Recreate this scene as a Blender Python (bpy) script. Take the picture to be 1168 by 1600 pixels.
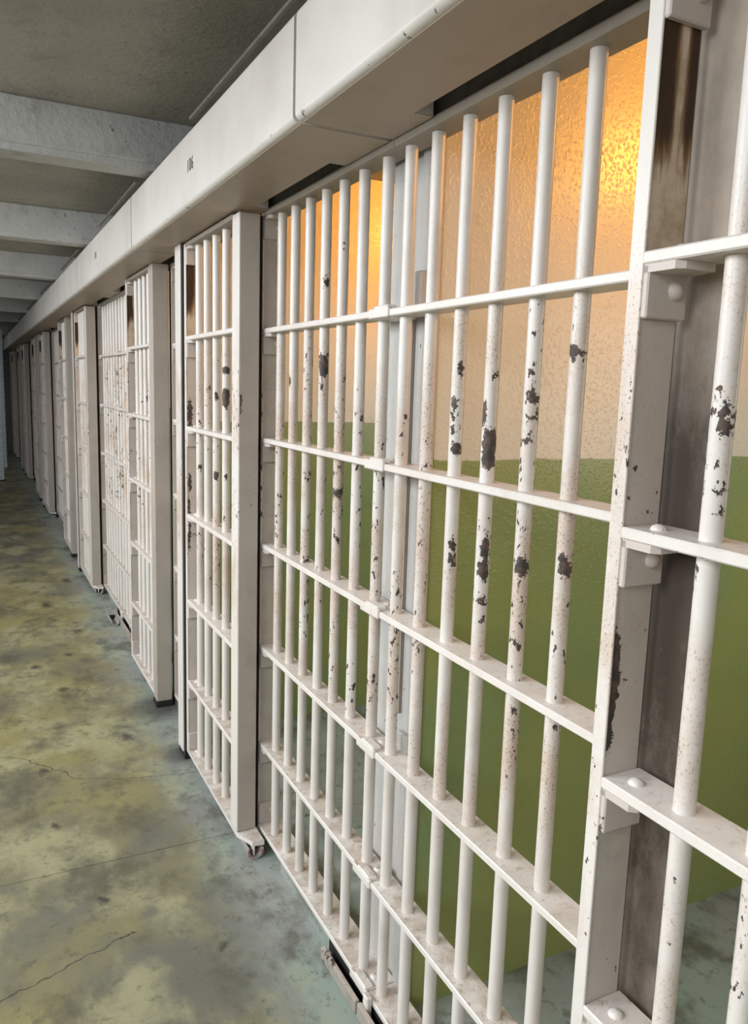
import bpy, bmesh, math, random
from mathutils import Vector, Matrix
random.seed(7)
scn = bpy.context.scene
COL = scn.collection
for o in list(bpy.data.objects): bpy.data.objects.remove(o)

# ------------------------------------------------------------------ camera
# all measurements below are relative to the eye: X into the cells, Y along the walkway, Z up;
# the eye is H above the floor and every vertex is lifted by H when it is built
H = 1.6
FPX, YAW, PIT, ROL = 1229.1, 0.4733, 0.1552, 0.0312
cy, sy, cp, sp = math.cos(YAW), math.sin(YAW), math.cos(PIT), math.sin(PIT)
Fw = Vector((sy*cp, cy*cp, -sp)); R0 = Vector((cy, -sy, 0)); U0 = R0.cross(Fw)
Rt = math.cos(ROL)*R0 + math.sin(ROL)*U0
Up = -math.sin(ROL)*R0 + math.cos(ROL)*U0
cam = bpy.data.cameras.new('camera'); camo = bpy.data.objects.new('camera', cam); COL.objects.link(camo)
cam.sensor_fit = 'VERTICAL'; cam.sensor_height = 36.0; cam.lens = FPX*36.0/1600.0
cam.clip_start = 0.02
M = Matrix((Rt, Up, -Fw)).transposed().to_4x4(); M.translation = (0, 0, H)
camo.matrix_world = M
scn.camera = camo

# ------------------------------------------------------------------ world, light, exposure
w = bpy.data.worlds.new('daylight'); scn.world = w; w.use_nodes = True
bg = w.node_tree.nodes['Background']; bg.inputs[0].default_value = (0.80, 0.90, 1.0, 1); bg.inputs[1].default_value = 0.6
def area(name, loc, rot, sx, sy_, power, color):
    l = bpy.data.lights.new(name, 'AREA'); l.shape = 'RECTANGLE'; l.size = sx; l.size_y = sy_
    l.energy = power; l.color = color
    o = bpy.data.objects.new(name, l); COL.objects.link(o); o.location = (loc[0], loc[1], loc[2]+H); o.rotation_euler = rot
    return o
DAY = (0.93, 0.97, 1.0)
WINDOWS = [-2.6, -0.1, 2.4, 4.9, 7.4, 14.9]               # centres of the tall windows in the outer wall
for i, y in enumerate(WINDOWS):
    area('window_daylight', (-2.50, y, 1.25), (0, math.radians(-90), 0), 1.9, 1.7, [25, 76, 122, 88, 28, 14][i], DAY)
def lamp(name, loc, aim, power, color, r, cone=105):           # spot with a wide soft cone, for the warm lamp and the added fill
    l = bpy.data.lights.new(name, 'SPOT'); l.energy = power; l.color = color; l.shadow_soft_size = r
    l.spot_size = math.radians(cone); l.spot_blend = 1.0
    o = bpy.data.objects.new(name, l); COL.objects.link(o); o.location = (loc[0], loc[1], loc[2]+H)
    o.rotation_euler = (Vector(aim)-Vector(loc)).to_track_quat('-Z', 'Y').to_euler()
for i in range(-1, 5):
    y = 1.848*i
    lamp('cell_lamp_light', (2.31, 0.71+y, 0.90), (1.55, 1.57+y, 0.86), 62, (1.0, 0.41, 0.05), 0.07)
    lamp('cell_fill_light', (2.55, 0.36+y, 0.05), (1.35, 1.50+y, -0.75), 32, (1.0, 0.97, 0.88), 0.45, 125)  # added neutral fill for the lower walls; no such fixture known
vs = scn.view_settings
vs.view_transform = 'Standard'; vs.look = 'None'; vs.exposure = 0.13; vs.gamma = 1.0; vs.use_curve_mapping = False

# ------------------------------------------------------------------ node helpers
class NT:
    def __init__(s, name):
        s.m = bpy.data.materials.new(name); s.m.use_nodes = True
        s.t = s.m.node_tree; s.b = s.t.nodes['Principled BSDF']
        g = s.t.nodes.new('ShaderNodeNewGeometry')
        v = s.n('ShaderNodeVectorMath', operation='SUBTRACT'); s.t.links.new(g.outputs['Position'], v.inputs[0]); v.inputs[1].default_value = (0, 0, H)
        s.pos = v.outputs[0]; s.nor = g.outputs['Normal']
    def n(s, ty, **k):
        nd = s.t.nodes.new(ty)
        for a, b in k.items(): setattr(nd, a, b)
        return nd
    def lk(s, a, b):
        if isinstance(a, (int, float)): b.default_value = a
        elif isinstance(a, tuple): b.default_value = a
        else: s.t.links.new(a, b)
    def math(s, op, a, b=0.0, clamp=False):
        nd = s.n('ShaderNodeMath', operation=op); nd.use_clamp = clamp
        s.lk(a, nd.inputs[0]); s.lk(b, nd.inputs[1]); return nd.outputs[0]
    def vec(s, op, a, b=(0, 0, 0)):
        nd = s.n('ShaderNodeVectorMath', operation=op); s.lk(a, nd.inputs[0]); s.lk(b, nd.inputs[1])
        return nd.outputs['Value'] if op in ('LENGTH', 'DISTANCE', 'DOT_PRODUCT') else nd.outputs[0]
    def noise(s, scale, detail=4, rough=0.55, stretch=(1, 1, 1), off=(0, 0, 0), dist=0.0, out=0):
        p = s.vec('ADD', s.vec('MULTIPLY', s.pos, stretch), off)
        nd = s.n('ShaderNodeTexNoise'); s.lk(p, nd.inputs['Vector'])
        nd.inputs['Scale'].default_value = scale; nd.inputs['Detail'].default_value = detail
        nd.inputs['Roughness'].default_value = rough; nd.inputs['Distortion'].default_value = dist
        return nd.outputs[out]
    def ramp(s, f, lo, hi):                         # smooth 0..1 between lo and hi
        nd = s.n('ShaderNodeMapRange', interpolation_type='SMOOTHSTEP'); s.lk(f, nd.inputs[0])
        nd.inputs[1].default_value = lo; nd.inputs[2].default_value = hi; return nd.outputs[0]
    def mix(s, f, a, b, mode='MIX'):
        nd = s.n('ShaderNodeMix', data_type='RGBA', blend_type=mode); s.lk(f, nd.inputs[0])
        for v, i in ((a, 6), (b, 7)):
            s.lk(v if not isinstance(v, tuple) else (*v, 1), nd.inputs[i])
        return nd.outputs[2]
    def xyz(s, p=None):
        nd = s.n('ShaderNodeSeparateXYZ'); s.lk(p or s.pos, nd.inputs[0]); return nd.outputs
    def blobs(s, lst, amp=0.027, nscale=85.0):      # ragged ellipsoid patches at given places
        d = s.vec('MULTIPLY', s.vec('SUBTRACT', s.noise(nscale, 4, 0.68, out=1), (0.5, 0.5, 0.5)), (amp, amp, amp*2.2))
        p = s.vec('ADD', s.pos, d); acc = None
        for (c, r) in lst:
            q = s.vec('MULTIPLY', s.vec('SUBTRACT', p, tuple(c)), tuple(1.0/v for v in r))
            l = s.vec('LENGTH', q)
            acc = l if acc is None else s.math('MINIMUM', acc, l)
        return acc                                  # < 1 inside a patch
    def seg(s, a, b):                               # distance to a segment on the floor
        a, b = Vector((*a, 0)), Vector((*b, 0)); ab = b-a
        wob = s.vec('MULTIPLY', s.vec('SUBTRACT', s.noise(14, 3, 0.6, out=1), (0.5, 0.5, 0.5)), (0.05, 0.05, 0))
        p = s.vec('MULTIPLY', s.vec('ADD', s.pos, wob), (1, 1, 0))
        pa = s.vec('SUBTRACT', p, tuple(a))
        t = s.math('MULTIPLY', s.vec('DOT_PRODUCT', pa, tuple(ab)), 1.0/ab.length_squared, clamp=True)
        cmb = s.n('ShaderNodeVectorMath', operation='SCALE'); cmb.inputs[0].default_value = tuple(ab); s.lk(t, cmb.inputs['Scale'])
        return s.vec('LENGTH', s.vec('SUBTRACT', pa, cmb.outputs[0]))
    def bump(s, h, strength, dist=0.01):
        nd = s.n('ShaderNodeBump'); nd.inputs['Strength'].default_value = strength; nd.inputs['Distance'].default_value = dist
        s.lk(h, nd.inputs['Height']); s.lk(nd.outputs[0], s.b.inputs['Normal'])
    def done(s, color, rough=0.5, spec=0.5):
        s.lk(color if not isinstance(color, tuple) else (*color, 1), s.b.inputs['Base Color'])
        s.lk(rough, s.b.inputs['Roughness']); s.b.inputs['Specular IOR Level'].default_value = spec
        return s.m

def ray(u, v):
    return Fw + Rt*((u-584)/FPX) - Up*((v-800)/FPX)
def onX(u, v, X): d = ray(u, v); return d*(X/d.x)
def onY(u, v, Y): d = ray(u, v); return d*(Y/d.y)
def chip(u, v, ru, rv, X):                          # measured chip -> place and size on a bar at depth X
    c = onX(u, v, X); a = onX(u+ru, v, X); b = onX(u, v+rv, X)
    return (c, (0.022, max(abs(a.y-c.y)*1.05, 0.004), max(abs(b.z-c.z)*1.05, 0.005)))

GC = [(772,587,4,7),(775,566,4,10),(758,645,4,20),(761,695,6,28),(764,720,10,17),(759.5,858,8,34),(755,892,8,20),(751,942,5,6),(758,954,4,4),(750,972,4,5),
      (721,578,7,15),(710,630,3,9),(709,649,3,7),(708,671,3,7),(713,700,7,12),(706,851,5,11),(704.5,876,4,14),(708,925,3,5),
      (673,596,4,5),(672,642,4,10),(829.5,624,6,9),(827,653,4,4),(832,727,3,10),(813,887,6,14),(814,965,3,5),
      (897,550,8,14),(904,646,3,3),(883,892,10,14),(878,874,4,12),(889,912,3,12),(905,690,2,14),
      (505,572,5,17),(502,556,3,6),(537,562,4,5),(463,576,3,6),(453,597,2,9),(439,747,5,10),(436,776,3,7),(460,743,5,8),(482,755,3,14),(507,750,2,6),
      (536,640,3,9),(527,845,4,11),(524,770,3,7),(539,385,4,26),(509,440,4,14),(485,655,2,6)]
GCH = [chip(*c, 0.870) for c in GC]
DC = [(314,730,4,11),(328,747,3,13),(340,745,5,10),(355,748,4,13),(353,578,4,6),(354,622,5,18),(340,620,4,16),(328,587,3,3),(365,640,3,14),
      (1132,655,5,34),(1120,765,5,7),(1128,610,4,8)]
DCH = [chip(*c, 0.787) for c in DC]

def paint(name, base, chips, band, amount, grime=0.25, rough=0.34, worn=False, dark=(0.055, 0.045, 0.04)):
    s = NT(name); x, y, z = s.xyz()
    # small flakes, most of them at hand height
    f = s.noise(75, 5, 0.62, (1, 1, 0.55)); low = s.noise(5.0, 2, 0.5, (1, 1, 0.7))
    zb = s.math('MULTIPLY', s.ramp(z, band[0]-0.25, band[0]+0.1), s.math('SUBTRACT', 1.0, s.ramp(z, band[1]-0.1, band[1]+0.25)))
    th = s.math('SUBTRACT', 0.77, s.math('MULTIPLY', s.math('MULTIPLY', zb, s.ramp(low, 0.30, 0.62)), amount))
    m = s.ramp(s.math('SUBTRACT', f, th), 0.0, 0.015)
    if chips:
        b = s.blobs(chips); m = s.math('MAXIMUM', m, s.math('SUBTRACT', 1.0, s.ramp(b, 0.93, 1.02)))
    g = s.ramp(s.noise(9, 6, 0.7, (1, 1, 0.6), (3, 1, 2)), 0.45, 0.8)
    col = s.mix(s.math('MULTIPLY', g, grime), base, tuple(c*0.55*k for c, k in zip(base, (1.05, 0.97, 0.88))))
    # handled areas: paint rubbed to a warmer undercoat, peppered with pinholes
    rub = s.math('MULTIPLY', zb, s.ramp(s.noise(7, 5, 0.65, (1, 1, 0.5), (2, 6, 1)), 0.38, 0.68))
    col = s.mix(s.math('MULTIPLY', rub, 0.8 if worn else 0.2), col, (0.62, 0.47, 0.37))
    pin = s.math('MULTIPLY', s.ramp(s.noise(300, 3, 0.6, (1, 1, 0.7)), 0.575, 0.63), s.math('MULTIPLY', rub, 0.9 if worn else 0.25))
    col = s.mix(pin, col, (0.16, 0.11, 0.085))
    # dust and flecks lying on upward faces
    nz = s.xyz(s.nor)[2]
    fl = s.math('MULTIPLY', s.ramp(nz, 0.8, 0.95), s.ramp(s.noise(55, 6, 0.78, off=(9, 4, 0)), 0.53, 0.63))
    low_ = s.math('SUBTRACT', 1.0, s.ramp(z, -1.3, -0.5))
    col = s.mix(s.math('MULTIPLY', s.math('MULTIPLY', s.ramp(nz, 0.8, 0.95), low_), s.ramp(s.noise(18, 5, 0.7), 0.3, 0.65)), col, (0.52, 0.43, 0.365))
    col = s.mix(s.math('MULTIPLY', fl, s.math('ADD', 0.35, s.math('MULTIPLY', s.math('SUBTRACT', 1.0, s.ramp(z, -1.3, -0.4)), 0.5))), col, (0.38, 0.30, 0.24))
    brown = s.mix(s.ramp(s.noise(60, 3), 0.45, 0.6), dark, (0.12, 0.075, 0.06))
    s.bump(s.math('SUBTRACT', s.math('MULTIPLY', s.noise(160, 3), 0.25), m), 0.35, 0.002)
    return s.done(s.mix(m, col, brown), s.math('ADD', rough, s.math('MULTIPLY', m, 0.3)))

WHITE = (0.77, 0.72, 0.675)
m_grille = paint('cream_grille_paint', WHITE, GCH, (-0.85, 0.12), 0.19, 0.45, worn=True)
m_rail = paint('cream_rail_paint', WHITE, [], (-0.85, 0.2), 0.10, 0.3)
m_door = paint('cream_door_paint', WHITE, DCH, (-0.75, 0.10), 0.17, worn=True)
# stile plates: black bare patch on the near door stile, rust streaks at its top
WB = [(onY(956,1062,.765), (.0145,.03,.072)), (onY(953,975,.765), (.004,.03,.055)), (onY(951,1105,.765), (.012,.03,.030)), (onY(949,1152,.765), (.010,.03,.030)), (onY(938,1190,.765), (.004,.03,.02)), (onY(975,1065,.765), (.004,.03,.005)),
      (onY(930,1310,.765), (.003,.03,.05)), (Vector((.775,3.15,-.12)), (.012,.03,.06)), (Vector((.775,3.15,-.40)), (.008,.03,.04)), (Vector((.77,3.15,-.56)), (.006,.03,.12))]
m_stile = paint('dull_stile_paint', (0.60, 0.53, 0.485), WB, (-0.9, 0.0), 0.11, 0.55, 0.5)
def rusty():
    s = NT('rust_streaked_paint'); x, y, z = s.xyz()
    st = s.noise(38, 5, 0.6, (1, 1, 0.10)); d = s.noise(22, 5, 0.65)
    base = s.mix(s.ramp(d, 0.4, 0.7), (0.66, 0.54, 0.41), (0.42, 0.31, 0.20))
    zz = s.ramp(z, 0.19, 0.45)
    two = s.math('ABSOLUTE', s.math('SUBTRACT', s.math('ADD', x, s.math('MULTIPLY', s.math('SUBTRACT', st, 0.5), 0.03)), 0.802))
    edge = s.ramp(two, 0.001, 0.014)
    m = s.math('MULTIPLY', edge, s.ramp(s.math('ADD', s.math('MULTIPLY', st, 0.8), s.math('MULTIPLY', zz, 0.62)), 0.52, 0.80))
    col = s.mix(s.ramp(m, 0.0, 0.5), base, (0.24, 0.13, 0.06)); col = s.mix(s.ramp(m, 0.35, 1.0), col, (0.05, 0.024, 0.011))
    s.bump(d, 0.3, 0.003); return s.done(col, 0.6)
m_rust = rusty()
def weathered():
    s = NT('weathered_dark_plate'); x, y, z = s.xyz()
    a = s.noise(14, 7, 0.72, (1, 1, 0.6)); f = s.noise(90, 4, 0.7)
    k = s.math('ADD', s.math('MULTIPLY', s.ramp(z, -0.1, 0.22), 1.0), s.math('MULTIPLY', s.math('SUBTRACT', 1.0, s.ramp(z, -1.0, -0.3)), 0.35))
    k = s.math('ADD', k, s.math('SUBTRACT', s.math('MULTIPLY', a, 1.3), 0.72), clamp=True)
    col = s.mix(k, (0.085, 0.064, 0.048), (0.50, 0.42, 0.35))
    col = s.mix(s.ramp(f, 0.70, 0.76), col, (0.4, 0.35, 0.31))
    s.bump(a, 0.3, 0.004); return s.done(col, 0.6)
m_weather = weathered()
m_column = paint('shaded_grey_beige_column_paint', (0.45, 0.395, 0.345), [(onY(374,632,2.456),(.008,.03,.035)), (onY(370,600,2.456),(.004,.03,.03))], (-0.6, 0.0), 0.09, 0.42, 0.45)  # base darkened to stand in for shade on the sides facing the camera
m_soffit = paint('shade_brown_soffit_paint', (0.40, 0.325, 0.255), [], (2, 3), 0.0, 0.35, 0.45)  # the shade under the housing is put into this brown
m_toprail = paint('shade_grey_top_rail', (0.36, 0.31, 0.26), [], (2, 3), 0.0, 0.5, 0.5)  # dark tone stands in for the shade below the housing
m_plate = paint('grey_end_plate_paint', (0.52, 0.515, 0.50), [], (-1.5, 0.5), 0.10, 0.5, 0.5)
def housing():
    s = NT('housing_cream_paint')
    a = s.noise(3.0, 5, 0.6); f = s.noise(60, 4, 0.6)
    col = s.mix(s.ramp(a, 0.35, 0.75), (0.70, 0.665, 0.62), (0.60, 0.555, 0.50))
    x, y, z = s.xyz()
    e = s.math('SUBTRACT', 1.0, s.ramp(s.math('ABSOLUTE', s.math('SUBTRACT', z, 0.541)), 0.0, 0.012))
    m = s.math('MAXIMUM', s.ramp(f, 0.78, 0.80), s.math('MULTIPLY', s.ramp(s.noise(35, 4, 0.65, off=(5, 0, 0)), 0.62, 0.66), e))
    s.bump(s.noise(20, 4), 0.08, 0.004)
    return s.done(s.mix(m, col, (0.10, 0.08, 0.065)), 0.42)
m_housing = housing()
def concrete_ceiling(name, k=(1, 1, 1)):
    s = NT(name)
    a = s.noise(1.6, 6, 0.6, off=(2, 1, 0)); b = s.noise(8, 7, 0.7); f = s.noise(40, 5, 0.65)
    col = s.mix(s.ramp(a, 0.3, 0.7), tuple(p*q for p, q in zip((0.29, 0.27, 0.23), k)), tuple(p*q for p, q in zip((0.39, 0.365, 0.315), k)))
    col = s.mix(s.math('MULTIPLY', s.ramp(b, 0.52, 0.7), 0.4), col, (0.20, 0.185, 0.16))
    x = s.xyz()[0]
    pk = s.math('MULTIPLY', s.ramp(x, 0.25, 0.5), s.ramp(f, 0.64, 0.67))
    col = s.mix(pk, col, (0.10, 0.09, 0.08))
    s.bump(s.math('ADD', s.math('MULTIPLY', b, 0.5), f), 0.4, 0.012)
    return s.done(col, 0.6)
m_ceiling = concrete_ceiling('painted_concrete_ceiling')
m_rib = concrete_ceiling('daylit_concrete_ribs', (1.45, 1.55, 1.75))  # paler and bluer: daylight on the rib faces put into the colour
def concrete_floor():
    s = NT('stained_concrete_floor'); x, y, z = s.xyz()
    a = s.noise(1.5, 5, 0.6, (1, 0.8, 1), (4, 2, 0)); b = s.noise(5.5, 7, 0.68, (1, 0.7, 1)); c = s.noise(24, 6, 0.7); d = s.noise(3.2, 5, 0.6, (1, 0.7, 1), (11, 3, 0))
    col = s.mix(s.ramp(a, 0.36, 0.64), (0.165, 0.16, 0.13), (0.29, 0.255, 0.11))
    col = s.mix(s.math('MULTIPLY', s.ramp(d, 0.46, 0.62), 0.8), col, (0.40, 0.375, 0.22))
    # paler bluish strip along the sill and in the cells
    st = s.math('ADD', x, s.math('MULTIPLY', s.math('SUBTRACT', b, 0.5), 0.55))
    side = s.ramp(st, 0.54, 0.80)
    col = s.mix(s.math('MULTIPLY', side, 0.85), col, s.mix(s.ramp(d, 0.4, 0.62), (0.36, 0.385, 0.375), (0.30, 0.38, 0.35)))
    col = s.mix(s.math('MULTIPLY', s.ramp(b, 0.46, 0.68), 0.8), col, (0.10, 0.092, 0.064))
    col = s.mix(s.math('MULTIPLY', s.ramp(c, 0.55, 0.66), 0.55), col, (0.10, 0.10, 0.07))
    bl = s.blobs([((0.78,3.78,-1.6),(.20,.20,.5)), ((0.76,3.24,-1.6),(.10,.12,.5)), ((0.55,5.2,-1.6),(.05,.07,.5)), ((0.42,5.9,-1.6),(.05,.09,.5)), ((0.62,6.6,-1.6),(.05,.1,.5)),
                  ((0.36,4.2,-1.6),(.03,.045,.5)), ((0.26,4.6,-1.6),(.04,.045,.5)), ((0.57,3.5,-1.6),(.035,.05,.5)), ((0.2,3.3,-1.6),(.03,.04,.5)), ((0.2,2.85,-1.6),(.02,.025,.5)), ((0.30,2.35,-1.6),(.02,.03,.5)),((0.58,2.0,-1.6),(.025,.03,.5)),((0.45,4.75,-1.6),(.03,.05,.5))], 0.09, 16)
    col = s.mix(s.math('MULTIPLY', s.math('SUBTRACT', 1.0, s.ramp(bl, 0.2, 1.25)), 0.8), col, (0.045, 0.042, 0.034))
    cr = None
    for p, q in (((-.1,3.53),(.094,3.49)), ((.094,3.49),(.277,3.274)), ((.277,3.274),(.295,3.208)), ((.295,3.208),(.46,3.12)), ((.46,3.12),(.83,3.035)), ((0,2.035),(.36,2.17)), ((.42,4.05),(.5,4.2))):
        dd = s.seg(p, q); cr = dd if cr is None else s.math('MINIMUM', cr, dd)
    col = s.mix(s.math('SUBTRACT', 0.9, s.math('MULTIPLY', s.ramp(cr, 0.0004, 0.0035), 0.9)), col, (0.05, 0.045, 0.035))
    s.bump(s.math('ADD', s.math('MULTIPLY', c, 0.6), b), 0.25, 0.006)
    return s.done(col, s.math('ADD', 0.30, s.math('MULTIPLY', b, 0.35)))
m_floor = concrete_floor()
def cell_wall():
    s = NT('cell_wall_two_tone_paint'); x, y, z = s.xyz()
    a = s.noise(2.2, 5, 0.6); b = s.noise(14, 5, 0.6, (1, 1, 0.7)); f = s.noise(55, 4, 0.6, (1, 1, 0.45)); sc = s.noise(26, 5, 0.7, (0.35, 1, 1.4), (7, 0, 3))
    edge = s.math('ADD', z, s.math('MULTIPLY', s.math('SUBTRACT', s.noise(7, 4, 0.6, off=(1, 8, 0)), 0.5), 0.022))
    up = s.ramp(edge, -0.164, -0.160)
    cream = s.mix(s.ramp(a, 0.35, 0.7), (0.84, 0.755, 0.62), (0.80, 0.75, 0.66))
    green = s.mix(s.ramp(a, 0.35, 0.68), (0.345, 0.375, 0.125), (0.275, 0.355, 0.155))
    col = s.mix(up, green, cream)
    col = s.mix(s.math('MULTIPLY', s.ramp(sc, 0.70, 0.73), 0.5), col, (0.45, 0.45, 0.33))
    col = s.mix(s.math('MULTIPLY', s.ramp(b, 0.60, 0.75), 0.22), col, (0.20, 0.17, 0.11))
    s.bump(s.math('ADD', s.math('ADD', s.math('MULTIPLY', s.ramp(s.noise(105, 3, 0.55), 0.48, 0.8), 0.22), s.math('MULTIPLY', s.noise(30, 4, 0.6), 0.16)), s.math('MULTIPLY', a, 0.5)), 0.55, 0.008)
    return s.done(col, 0.30, 0.5)
m_wall = cell_wall()
def plain(name, c, rough=0.6, metal=0.0):
    s = NT(name); col = s.mix(s.ramp(s.noise(30, 5, 0.6), 0.3, 0.75), c, tuple(v*0.7 for v in c))
    s.b.inputs['Metallic'].default_value = metal; return s.done(col, rough)
m_black = plain('black_iron_and_gap_shade', (0.016, 0.015, 0.014), 0.85)  # black iron parts, and strips painted black where gaps lie in shade
m_curb = plain('pale_curb_concrete', (0.47, 0.48, 0.465), 0.6)
m_outer = plain('outer_wall_plaster', (0.62, 0.60, 0.55), 0.6)
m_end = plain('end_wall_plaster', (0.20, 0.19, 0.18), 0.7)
m_post = plain('bluish_white_post_paint', (0.80, 0.86, 0.92), 0.45)
m_ink = plain('black_stencil_ink', (0.03, 0.03, 0.03), 0.6)
m_ink2 = plain('faded_grey_stencil_ink', (0.33, 0.32, 0.31), 0.6)
def guide_red():
    s = NT('grey_iron_with_red_paint'); x, y, z = s.xyz()
    m = s.ramp(s.noise(70, 4, 0.6), 0.57, 0.61)
    return s.done(s.mix(s.math('MULTIPLY', m, s.math('SUBTRACT', 1.0, s.ramp(y, 3.0, 3.2))), (0.36, 0.35, 0.33), (0.50, 0.05, 0.10)), 0.6)
m_guide = guide_red()
m_dull = plain('dull_dark_iron', (0.16, 0.145, 0.125), 0.7)
m_grime = paint('grimy_sill_iron', (0.36, 0.32, 0.28), [], (-2, -1), 0.22, 0.8, 0.65)

# ------------------------------------------------------------------ mesh helpers
WLOC = {}
def empty(name, loc):
    o = bpy.data.objects.new(name, None); COL.objects.link(o); o.empty_display_size = 0.1
    o.location = (loc[0], loc[1], loc[2]+H); WLOC[o] = Vector((loc[0], loc[1], loc[2]+H)); return o
def tag(o, label, cat, group=None):
    o['label'] = label; o['category'] = cat
    if group: o['group'] = group
    return o
class MB:
    def __init__(s): s.bm = bmesh.new()
    def box(s, x0, x1, y0, y1, z0, z1, bev=0.0, seg=1):
        t = bmesh.new(); bmesh.ops.create_cube(t, size=1.0)
        for v in t.verts: v.co = Vector(((x0+x1)/2+v.co.x*(x1-x0), (y0+y1)/2+v.co.y*(y1-y0), (z0+z1)/2+v.co.z*(z1-z0)))
        if bev: bmesh.ops.bevel(t, geom=t.edges[:], offset=bev, segments=seg, profile=0.5, affect='EDGES')
        s.add(t); return s
    def add(s, t):
        me = bpy.data.meshes.new('t'); t.to_mesh(me); t.free(); s.bm.from_mesh(me); bpy.data.meshes.remove(me)
    def cyl(s, x, y, z0, z1, r, n=20):
        t = bmesh.new(); bmesh.ops.create_cone(t, cap_ends=True, segments=n, radius1=r, radius2=r, depth=z1-z0)
        bmesh.ops.translate(t, verts=t.verts, vec=(x, y, (z0+z1)/2)); s.add(t); return s
    def dome(s, c, r, axis, flat=0.75, n=12):       # half ball with its back on c
        t = bmesh.new(); bmesh.ops.create_uvsphere(t, u_segments=n, v_segments=8, radius=r)
        bmesh.ops.delete(t, geom=[v for v in t.verts if v.co.z < -1e-4], context='VERTS')
        for v in t.verts: v.co.z *= flat
        q = Vector((0, 0, 1)).rotation_difference(Vector(axis)).to_matrix()
        for v in t.verts: v.co = q @ v.co + Vector(c)
        s.add(t); return s
    def prism(s, pts, y0, y1):                      # closed xz outline run along y
        t = bmesh.new(); a = [t.verts.new((x, y0, z)) for x, z in pts]; b = [t.verts.new((x, y1, z)) for x, z in pts]
        n = len(pts); t.faces.new(a); t.faces.new(b[::-1])
        for i in range(n): t.faces.new((a[i], b[i], b[(i+1) % n], a[(i+1) % n]))
        bmesh.ops.recalc_face_normals(t, faces=t.faces); s.add(t); return s
    def slab(s, pts, z0, z1):                       # closed xy outline run up z
        t = bmesh.new(); a = [t.verts.new((x, y, z0)) for x, y in pts]; b = [t.verts.new((x, y, z1)) for x, y in pts]
        n = len(pts); t.faces.new(a); t.faces.new(b[::-1])
        for i in range(n): t.faces.new((a[i], b[i], b[(i+1) % n], a[(i+1) % n]))
        bmesh.ops.recalc_face_normals(t, faces=t.faces); s.add(t); return s
    def build(s, name, mat, parent=None, origin=None, smooth=False):
        o = origin if origin is not None else None
        if o is None and parent is not None:
            c = sum((v.co for v in s.bm.verts), Vector())/len(s.bm.verts); o = (c.x, c.y, c.z)
        if o is None: o = (0, 0, 0)
        wl = Vector((o[0], o[1], o[2]+H))
        for v in s.bm.verts: v.co = v.co + Vector((0, 0, H)) - wl
        me = bpy.data.meshes.new(name); s.bm.to_mesh(me); s.bm.free()
        if smooth:
            for p in me.polygons: p.use_smooth = True
            me.set_sharp_from_angle(angle=math.radians(40))
        me.materials.append(mat)
        return place(name, me, wl, parent)
def place(name, me, wl, parent=None):
    ob = bpy.data.objects.new(name, me); COL.objects.link(ob); WLOC[ob] = Vector(wl)
    if parent is not None: ob.parent = parent; ob.location = Vector(wl) - WLOC[parent]
    else: ob.location = wl
    return ob
def clone(root, dy):                                # copy of a thing with its parts and their sub-parts
    r = root.copy(); COL.objects.link(r); r.location = root.location + Vector((0, dy, 0))
    for ch in KIDS.get(root, []):
        c = ch.copy(); COL.objects.link(c); c.parent = r
        for g in KIDS.get(ch, []):
            d = g.copy(); COL.objects.link(d); d.parent = c
    return r
KIDS = {}
def kids(root):
    for o in COL.objects:
        if o.parent is not None: KIDS.setdefault(o.parent, []) 
    for o in COL.objects:
        if o.parent is not None and o not in KIDS[o.parent]: KIDS[o.parent].append(o)
def struct(o): o['kind'] = 'structure'; return o

PITCH, PER = 1.848, 3.696
JOINT = 1.619                                       # first joint of the housing over the cells
RZ = [0.541, 0.181, -0.170, -0.524, -0.881, -1.231, -1.541]   # tops of the seven flat rails
TH = 0.016
YEND = 19.2

# ------------------------------------------------------------------ setting
fl = struct(MB().box(-2.65, 4.0, -3.6, YEND+0.2, -1.75, -1.606).build('floor', m_floor))
ys = [-3.6, -1.272, 0.642, 2.556, 4.470, 6.384, 8.298, 10.212, 12.126, 14.04, 15.954, 17.868, YEND+0.1]
for a, b in zip(ys, ys[1:]):
    MB().box(-2.5, 0.95, a+0.0013, b-0.0013, -1.608, -1.6, 0.0012).build('slab', m_floor, fl)
    MB().box(0.954, 3.6, a+0.0013, b-0.0013, -1.608, -1.6, 0.0012).build('slab', m_floor, fl)
ce = struct(MB().box(-1.0, 4.0, -3.6, YEND+0.2, 0.95, 1.1).build('ceiling', m_ceiling))
for k in range(-1, 9):
    y = 3.105+PITCH*k
    t = MB().prism([(-1.0, 0.96), (-1.0, 0.77), (0.86, 0.77), (0.86, 0.96)], y+0.012, y+0.135)
    t.box(-1.0, 0.86, y, y+0.15, 0.795, 0.95, 0.006)
    t.build('rib', m_rib, ce)
for k in range(-2, 8):                              # strips of angle iron hung between the ribs above the housing
    y0 = 3.27+PITCH*k; y1 = y0+PITCH-0.85
    MB().box(0.598, 0.609, y0, y1, 0.754, 0.762, 0.001).build('hanger_strip', m_dull, ce)
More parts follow.
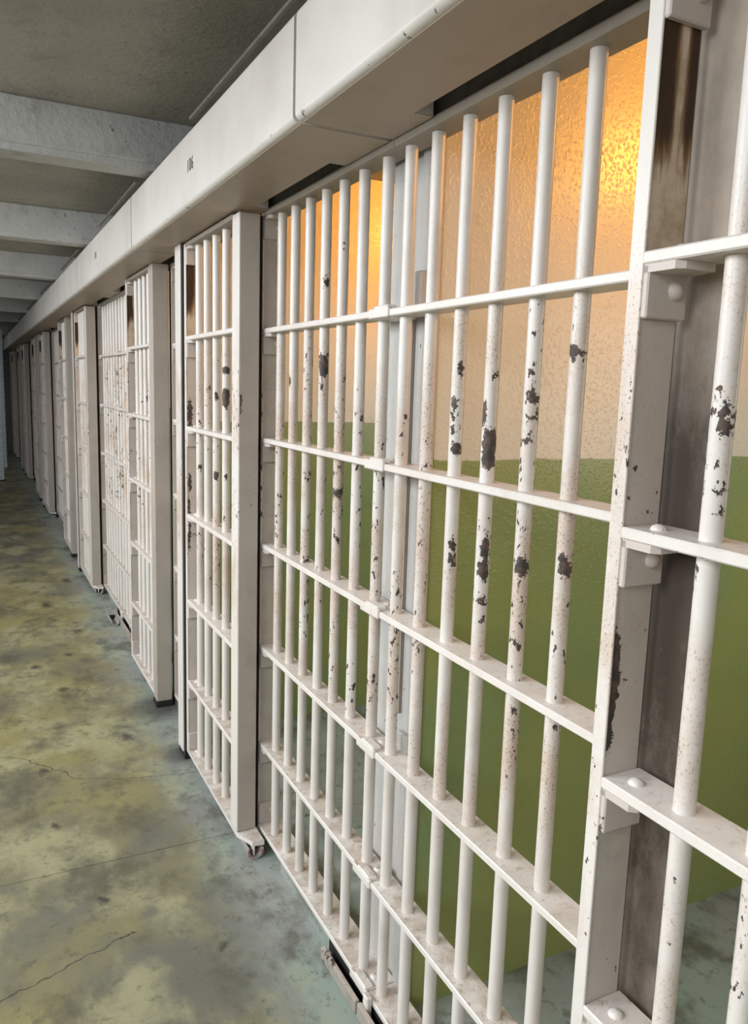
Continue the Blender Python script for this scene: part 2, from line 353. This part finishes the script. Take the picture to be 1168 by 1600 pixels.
# outer wall with tall windows (behind the photographer's left shoulder)
wl = MB(); hw = 0.85
ed = [-3.6] + sum([[y-hw, y+hw] for y in WINDOWS], []) + [YEND+0.2]
for a, b in zip(ed[0::2], ed[1::2]): wl.box(-2.65, -2.52, a, b, -1.6, 2.5)
wl.box(-2.65, -2.52, -3.6, YEND+0.2, -1.6, 0.30); wl.box(-2.65, -2.52, -3.6, YEND+0.2, 2.20, 2.5)
wo = struct(wl.build('wall_left', m_outer))
for i, y in enumerate(WINDOWS):
    wf = MB(); X0, X1 = -2.62, -2.57
    wf.box(X0, X1, y-hw, y-hw+.04, .3, 2.2).box(X0, X1, y+hw-.04, y+hw, .3, 2.2).box(X0, X1, y-hw, y+hw, .3, .34).box(X0, X1, y-hw, y+hw, 2.16, 2.2)
    for q in (-.28, .28): wf.box(X0+.01, X1-.01, y+q-.012, y+q+.012, .31, 2.19)
    for q in (.93, 1.56): wf.box(X0+.01, X1-.01, y-hw+.01, y+hw-.01, q-.012, q+.012)
    struct(wf.build('window_%d' % (i+1), m_post))
struct(MB().box(-2.65, -0.9, -3.6, YEND+0.2, 2.5, 2.6).box(-1.0, -0.9, -3.6, YEND+0.2, 1.1, 2.5).build('ceiling', m_outer))
struct(MB().box(3.55, 3.70, -3.6, YEND+0.2, -1.6, 0.95).build('wall_right', m_wall))
struct(MB().box(-2.5, 4.0, YEND, YEND+0.15, -1.6, 0.95).build('wall_back', m_end))
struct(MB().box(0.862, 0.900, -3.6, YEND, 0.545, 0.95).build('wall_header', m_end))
def partition(i):
    y0, y1 = 1.57+PITCH*i, 1.755+PITCH*i
    o = struct(MB().box(0.955, 3.55, y0, y1, -1.6, 0.95).build('wall_partition', m_wall))
    p = MB()
    p.box(0.940, 0.953, y0-0.004, y1+0.004, -1.599, 0.944, 0.002)      # steel cap over the wall's edge
    p.box(0.928, 0.941, y0-0.004, y0+0.055, -1.599, 0.60, 0.003)
    p.box(0.928, 0.941, y1-0.058, y1+0.004, -1.599, 0.60, 0.003)
    e = p.build('end_channel', m_plate, o)
    if i in (0, 2):
        MB().box(0.905, 0.927, y0+0.004, y0+0.05, 0.185, 0.265, 0.003).box(0.912, 0.927, y0+0.052, y0+0.06, 0.19, 0.26).build('junction_box', m_plate, o)
        MB().box(0.912, 0.927, y0+0.0, y0+0.055, -0.93, -0.84, 0.003).build('junction_box', m_plate, o)
        MB().box(0.918, 0.928, y0+0.056, y0+0.063, -0.80, 0.185).build('conduit_strap', m_grime, o)
for i in range(-2, 9): partition(i)

# curb under the grilles, broken where the door guides pass
def curb(y0, y1):
    o = struct(MB().box(0.851, 0.945, y0, y1, -1.6, -1.558).build('trim_1', m_floor))
for k in range(-1, 5):
    b = PER*k
    curb(b+1.86, b+2.26); curb(b+3.36, b+5.10)

# ------------------------------------------------------------------ bars and their parts
def cyl_mesh(name, r, h, n=20):
    t = bmesh.new(); bmesh.ops.create_cone(t, cap_ends=True, segments=n, radius1=r, radius2=r, depth=h)
    me = bpy.data.meshes.new(name); t.to_mesh(me); t.free()
    for p in me.polygons: p.use_smooth = True
    me.set_sharp_from_angle(angle=math.radians(40)); return me
BR = 0.0142
ZB, ZT = RZ[-1]-0.005, RZ[0]-0.006
me_bar = cyl_mesh('bar', BR, ZT-ZB); me_bar.materials.append(m_grille)
me_bar_d = me_bar.copy(); me_bar_d.materials[0] = m_door
def bars(root, X, ylist, me):
    for y in ylist:
        place('bar', me, (X, y, (ZB+ZT)/2+H), root)
def bolt(root, X, y, z, m, r=0.011):
    MB().dome((X, y, z), r, (0, 0, 1), 0.7).build('bolt', m, root, smooth=True)
def rivet(parent, X, y, z, m, s=-1, r=0.0125):
    MB().dome((X, y, z), r, (0, s, 0), 0.8).build('rivet', m, parent, smooth=True)
def bracket(root, X0, X1, yf, zr, m, s=-1, flip=False):
    """angle bracket on a stile face at y=yf looking towards s; leg under the rail whose underside is zr"""
    b = MB()
    ya, yb = sorted((yf, yf+s*0.011)); b.box(X0, X1, ya, yb, zr-0.066, zr, 0.002)
    yc, yd = sorted((yf, yf+s*0.060))
    b.slab([(X0, yf), (X0, yf+s*0.052), (X0+0.010, yf+s*0.060), (X1-0.01, yf+s*0.060), (X1, yf)], zr-0.0105, zr-0.0002)
    o = b.build('bracket', m, root)
    rivet(o, X0+0.048, yf+s*0.011, zr-0.030, m, s)
    return o

# ---- fixed double grille (nearest one stands between y 0.80 and 2.51)
def make_grille():
    root = empty('bar_grille', (0.88, 1.655, -1.6+0.042))
    X0, X1 = 0.847, 0.914
    left = [1.688, 1.823, 1.943, 2.054, 2.167, 2.280, 2.397]; right = [1.010, 1.124, 1.246, 1.362, 1.478, 1.590]
    left = [1.697, 1.822, 1.938, 2.053, 2.168, 2.283, 2.398]
    for j, z in enumerate(RZ):
        top = j == 0; sill = j == 6
        xb = X1 if not sill else 0.935
        za = z if not top else z+0.004
        for seg, (a, b) in enumerate(((0.822, 1.612), (1.614, 2.488))):
            dz = -0.0015 if seg == 0 else 0.0
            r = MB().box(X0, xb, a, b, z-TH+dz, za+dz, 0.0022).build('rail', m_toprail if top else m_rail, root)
            if not top:
                if seg == 1: bolt(r, 0.90, 2.455, za, m_grille)
        if not top:
            cl = MB().box(X0-0.005, X1+0.004, 1.609, 1.705, z-TH-0.005, z-TH+0.001, 0.002).box(X0-0.005, X0+0.004, 1.609, 1.705, z-TH-0.005, z+0.003, 0.002)
            cl.box(X0-0.004, X0+0.022, 1.614, 1.68, z-0.002, z+0.009, 0.003)
            c = cl.build('splice_clip', m_rail, root)
            bolt(c, 0.888, 1.648, z, m_grille, 0.012)
        if j > 0:
            bracket(root, X0+0.001, X1-0.003, 2.488, z-TH, m_stile) if not sill else None
        else:
            bracket(root, X0+0.001, X1-0.003, 2.488, z-TH, m_stile)
    fb = MB().box(X0+0.001, X1-0.003, 2.477, 2.488, RZ[6], RZ[6]+0.075, 0.002).build('bracket', m_stile, root)
    rivet(fb, X0+0.047, 2.477, RZ[6]+0.047, m_stile)
    MB().box(X0, X1, 2.488, 2.503, -1.557, ZT+0.012, 0.0015).build('stile', m_stile, root)
    MB().box(X0, X0+0.004, 2.484, 2.503, -1.541, ZT, 0.001).build('stile_edge', m_grille, root)['label'] = 'pale front edge of the grey stile'
    MB().box(X0+0.004, X1, 0.806, 0.822, -1.557, ZT+0.012, 0.0015).build('stile', m_stile, root)
    ep = MB().box(0.848, 0.855, 0.715, 0.803, -1.557, ZT+0.012, 0.001).build('end_plate', m_weather, root); ep['label'] = 'dark brown weathered end plate'
    MB().box(0.842, 0.8485, 0.786, 0.7925, -1.557, ZT, 0.0015).build('edge_strip', m_stile, root)
    MB().box(0.836, 0.8465, 2.491, 2.510, -1.556, 0.530).build('gap_shade_strip', m_black, root)['label'] = 'black strip shading the gap beside the stile'  # black filling makes the slit read as deep shade
    bars(root, 0.88, left+right, me_bar)
    # worn foot rail in two halves in front of the sill, with the gap of the old guide
    MB().box(0.816, 0.830, 1.615, 1.84, -1.60, -1.562, 0.003).build('foot_rail', m_grime, root)
    MB().box(0.816, 0.830, 0.86, 1.606, -1.60, -1.558, 0.003).build('foot_rail', m_grime, root)
    MB().box(0.852, 0.860, 1.615, 1.86, -1.60, -1.557).box(0.852, 0.860, 0.822, 1.606, -1.6, -1.557).box(0.830, 0.853, 0.9, 1.84, -1.601, -1.598).build('slot_shade', m_black, root)  # black sheets stand in for shade in the slot behind the foot rail
    MB().box(0.830, 0.846, 1.575, 1.600, -1.60, -1.530, 0.003).box(0.838, 0.85, 1.600, 1.617, -1.6, -1.56, 0.003).build('guide_lug', m_grille, root)
    return root

# ---- barred sliding doors; the rail ends carry brackets on the far stile
def make_door(kind):
    X0, X1 = 0.760, 0.832
    if kind == 'A':
        y0, yf = 2.456, 3.150; by = [2.595, 2.711, 2.835, 2.955, 3.072]
    else:
        y0, yf = 0.166, 0.766; by = [0.322, 0.432, 0.543, 0.652]
    root = empty('cell_door', ((X0+X1)/2, (y0+yf)/2, -1.6+0.042))
    ra = y0+0.070 if kind == 'A' else y0+0.002
    for j, z in enumerate(RZ):
        z_ = z-0.008 if j == 0 else z
        if j == 6 and kind == 'A':
            r = MB().slab([(X0, y0), (X0+0.032, 2.378), (X1, 2.372), (X1, yf), (X0, yf)], z-TH, z).build('rail', m_door, root)
            MB().box(X0+0.034, X0+0.040, 2.376, 2.440, z-0.050, z-TH, 0.001).build('guide_tongue', m_door, root)
        else:
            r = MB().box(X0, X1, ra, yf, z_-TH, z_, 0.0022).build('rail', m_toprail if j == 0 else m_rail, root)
        if j > 0: bolt(r, 0.791, yf-0.035, z, m_door)
        if j < 6: bracket(root, X0+0.002, X1, yf, z_-TH, m_stile)
    fb = MB().box(X0+0.002, X1, yf-0.011, yf, RZ[6], RZ[6]+0.075, 0.002).build('bracket', m_stile, root)
    rivet(fb, X0+0.048, yf-0.011, RZ[6]+0.045, m_stile)
    # far stile: plate across, its upper bay streaked with rust, and a pale front edge
    st = MB().box(X0+0.003, X0+0.068, yf, yf+0.022, -1.557, 0.177, 0.001).build('stile', m_stile, root)
    up = MB().box(X0+0.003, X0+0.068, yf, yf+0.022, 0.177, 0.530, 0.001).build('stile_top', m_rust, root); up['label'] = 'rust streaked upper end of the stile'
    ed = MB().box(X0, X0+0.004, yf-0.002, yf+0.022, -1.557, 0.530, 0.001).build('stile_edge', m_door, root); ed['label'] = 'pale flaking front edge of the stile'
    if kind == 'A':
        MB().box(X0+0.004, X1-0.004, y0, y0+0.014, -1.540, 0.527, 0.002).build('side_plate', m_column, root)
        MB().box(X0, X0+0.006, y0, y0+0.072, -1.540, 0.527, 0.0015).build('front_plate', m_door, root)
        MB().box(X1-0.012, X1-0.003, y0+0.014, y0+0.07, -1.540, 0.527).build('back_plate', m_column, root)
    else:
        MB().box(X0, X1, y0, y0+0.012, -1.540, 0.527, 0.001).build('near_stile', m_stile, root)
    bars(root, 0.795, by, me_bar_d)
    return root

def make_post():
    root = empty('door_post', (0.78, 3.24, -1.6))
    MB().box(0.752, 0.764, 3.207, 3.292, -1.575, 0.537, 0.002).build('front_flange', m_door, root)
    MB().box(0.757, 0.835, 3.183, 3.2065, -1.575, 0.537, 0.001).build('web', m_black, root)['label'] = 'web painted black for the shadow gap'  # black stands in for the shadow gap beside the door stile
    MB().box(0.754, 0.838, 3.181, 3.290, -1.6, -1.574, 0.002).build('foot', m_black, root)['label'] = 'black foot block'
    return root
def make_filler():
    root = empty('bar_grille', (0.88, 3.50, -1.6+0.042))
    for j, z in enumerate(RZ):
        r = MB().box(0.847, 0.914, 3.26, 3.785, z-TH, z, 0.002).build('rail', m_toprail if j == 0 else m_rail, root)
        if j < 6: bracket(root, 0.848, 0.911, 3.785, z-TH, m_stile)
    MB().box(0.847, 0.914, 3.785, 3.800, -1.557, 0.547, 0.0015).build('stile', m_stile, root)
    MB().box(0.847, 0.914, 3.245, 3.260, -1.557, 0.547, 0.0015).build('stile', m_stile, root)
    MB().box(0.8415, 0.8465, 3.787, 3.800, -1.556, 0.530).build('gap_shade_strip', m_black, root)  # same dark filling for the slit behind the column
    bars(root, 0.88, [3.345, 3.45, 3.555, 3.655], me_bar)
    return root
def make_column():
    root = empty('steel_column', (0.80, 3.82, -1.6))
    MB().box(0.760, 0.835, 3.782, 3.860, -1.57, 0.537, 0.004, 2).build('shaft', m_column, root)
    MB().box(0.757, 0.839, 3.779, 3.862, -1.6, -1.569, 0.003).build('shoe', m_black, root)['label'] = 'blackened foot of the column'
    return root
def make_guide():
    root = empty('door_guide', (0.80, 2.46, -1.6))
    pts = [(0.772, -1.552), (0.772, -1.590)]
    out = []; 
    for a in range(0, 181, 30):
        out.append((0.800-0.028*math.cos(math.radians(a)), -1.572-0.028*math.sin(math.radians(a))))
    inn = [(0.800+0.021*math.cos(math.radians(a)), -1.572-0.021*math.sin(math.radians(a))) for a in range(0, 181, 30)]
    ol = [(0.772, -1.5595)]+out+[(0.828, -1.564)]+[(0.821, -1.564)]+inn+[(0.779, -1.5595)]
    MB().prism(ol, 2.365, 2.60).build('channel', m_guide, root)
    MB().box(0.780, 0.820, 2.50, 2.52, -1.593, -1.565).build('stop', m_black, root)
    return root

gr = make_grille(); da = make_door('A'); db = make_door('B'); po = make_post(); fi = make_filler(); co = make_column(); gu = make_guide()
bpy.context.view_layer.update(); kids(None)
ORD = ['nearest', 'second', 'third', 'fourth', 'fifth', 'sixth']
def series(root, n, dys, labels, cat, group):
    for i in range(n):
        o = root if i == 0 else clone(root, dys[i]); tag(o, labels(i), cat, group)
D5 = [PER*i for i in range(6)]
def o_(i): return 'nearest to the camera' if i == 0 else ORD[i]+' along the row from the camera'
series(gr, 5, D5, lambda i: 'wide cream barred cell front joined in the middle, '+o_(i), 'grille', 'wide fixed bar grilles of the cell fronts')
series(da, 5, D5, lambda i: 'cream sliding cell door with flat grey side plate stopping above the floor, '+o_(i), 'door', 'sliding cell doors with a grey side plate')
series(db, 5, D5, lambda i: ('cream barred door cut by the right edge with rivetted rusty stile' if i == 0 else 'narrow cream barred door behind the floor-standing grey column, '+ORD[i-1]+' of these down the row'), 'door', 'sliding cell doors beside a column')
series(po, 5, D5, lambda i: 'thin white post with shadow-black back and black foot, '+o_(i), 'post', 'thin white door posts')
series(fi, 5, D5, lambda i: 'narrow recessed bar grille behind the thin white post, '+o_(i), 'grille', 'narrow recessed grilles')
series(co, 5, D5, lambda i: 'square grey-beige steel column with blackened foot standing on the floor, '+o_(i), 'column', 'grey steel columns between the doors')
series(gu, 5, D5, lambda i: ('small iron floor channel with red paint under the cell door, nearest to the camera' if i == 0 else 'small dark iron floor channel under the '+ORD[i]+' grey-plated cell door'), 'door guide', 'floor guide channels')
g2 = clone(gu, 2.86); g2.location.x -= 0.014
tag(g2, 'dark iron floor channel below the splice of the second wide grille', 'door guide', 'floor guide channels')

# ---- door mechanism housing: one sheet metal case per cell
def housing_seg(i):
    a, b = JOINT+PITCH*(i-1)+0.007, JOINT+PITCH*i-0.007
    root = empty('mechanism_housing', (0.71, (a+b)/2, 0.539))
    t = MB()
    # section with rounded front edges
    sec = [(0.80, 0.539)]
    for (cx, cz, a0) in ((0.630, 0.553, 270), (0.630, 0.737, 180)):
        for q in range(0, 91, 18):
            an = math.radians(a0-q); sec.append((cx+0.014*math.cos(an), cz+0.014*math.sin(an)))
    sec.append((0.80, 0.751))
    t.prism(sec, a, b)
    even = i % 2 == 0
    if even: t.box(0.799, 0.843, a, b-0.95, 0.545, 0.751) if False else t.box(0.799, 0.843, b-0.17, b, 0.5392, 0.75)
    else:
        t.box(0.799, 0.843, a, a+0.23, 0.5392, 0.75); t.box(0.799, 0.843, a+0.80, b, 0.5392, 0.75)
    case = t.build('case', m_housing, root, smooth=True)
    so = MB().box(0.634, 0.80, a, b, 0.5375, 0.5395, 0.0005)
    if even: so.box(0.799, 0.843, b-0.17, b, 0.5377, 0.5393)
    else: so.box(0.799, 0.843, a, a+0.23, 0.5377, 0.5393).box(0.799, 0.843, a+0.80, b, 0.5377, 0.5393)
    so.build('soffit_shade', m_soffit, root)['label'] = 'underside with its shade painted in brown'  # thin sheet that carries the painted shade of the underside
    MB().box(0.640, 0.80, b-0.001, b+0.0145, 0.556, 0.745).build('gap_backing', m_black, root)['label'] = 'black joint at the end of the box'  # black backing sunk in the open gap so it stays dark
    if i in (1, 2):
        cu = bpy.data.curves.new('number', 'FONT'); cu.body = '106' if i == 1 else '108'; cu.size = 0.052; cu.extrude = 0.0004; cu.align_x = 'CENTER'; cu.space_character = 1.15
        tmp = bpy.data.objects.new('tmp', cu); COL.objects.link(tmp); bpy.context.view_layer.update()
        me = bpy.data.meshes.new_from_object(tmp.evaluated_get(bpy.context.evaluated_depsgraph_get())); bpy.data.objects.remove(tmp)
        me.materials.clear(); me.materials.append(m_ink if i == 1 else m_ink2)
        for v in me.vertices: v.co = Vector((-v.co.z, -v.co.x*0.86, v.co.y))
        y, z = (2.483, 0.631) if i == 1 else (4.51, 0.632)
        n = place('cell_number', me, (0.6154, y, z+H), root)
        n['label'] = 'black stencilled number 106' if i == 1 else 'faded grey stencilled cell number'
    lab = {0: 'cream housing box at upper right, cut by the top of the picture', 1: 'cream housing box over the cells marked 106', 2: 'cream housing box next beyond the one marked 106'}
    nm = ['third', 'fourth', 'fifth', 'sixth', 'seventh', 'eighth', 'ninth', 'tenth']
    tag(root, lab.get(i) or 'cream housing box above the cells, %s of the boxes from the camera' % nm[i-2] if i > 2 else lab[i], 'housing', 'door mechanism housings above the cell fronts')
for i in range(0, 10): housing_seg(i)

# ---- bluish white posts at the far end of the walkway
for (x, y, wd, lab) in ((0.37, 13.6, 0.09, 'bluish white post at the far left, nearest of three in the walkway'), (0.50, 15.4, 0.05, 'bluish white post in the middle of the three far in the walkway'), (0.555, 17.6, 0.08, 'bluish white post farthest down the walkway')):
    root = empty('walkway_post', (x, y, -1.6))
    MB().box(x-wd/2, x+wd/2, y-0.04, y+0.04, -1.597, 0.949, 0.004).build('shaft', m_post, root)
    MB().box(x-wd/2-0.015, x+wd/2+0.015, y-0.06, y+0.06, -1.6, -1.588, 0.002).build('base_plate', m_black, root)
    tag(root, lab, 'post', 'white posts in the walkway')
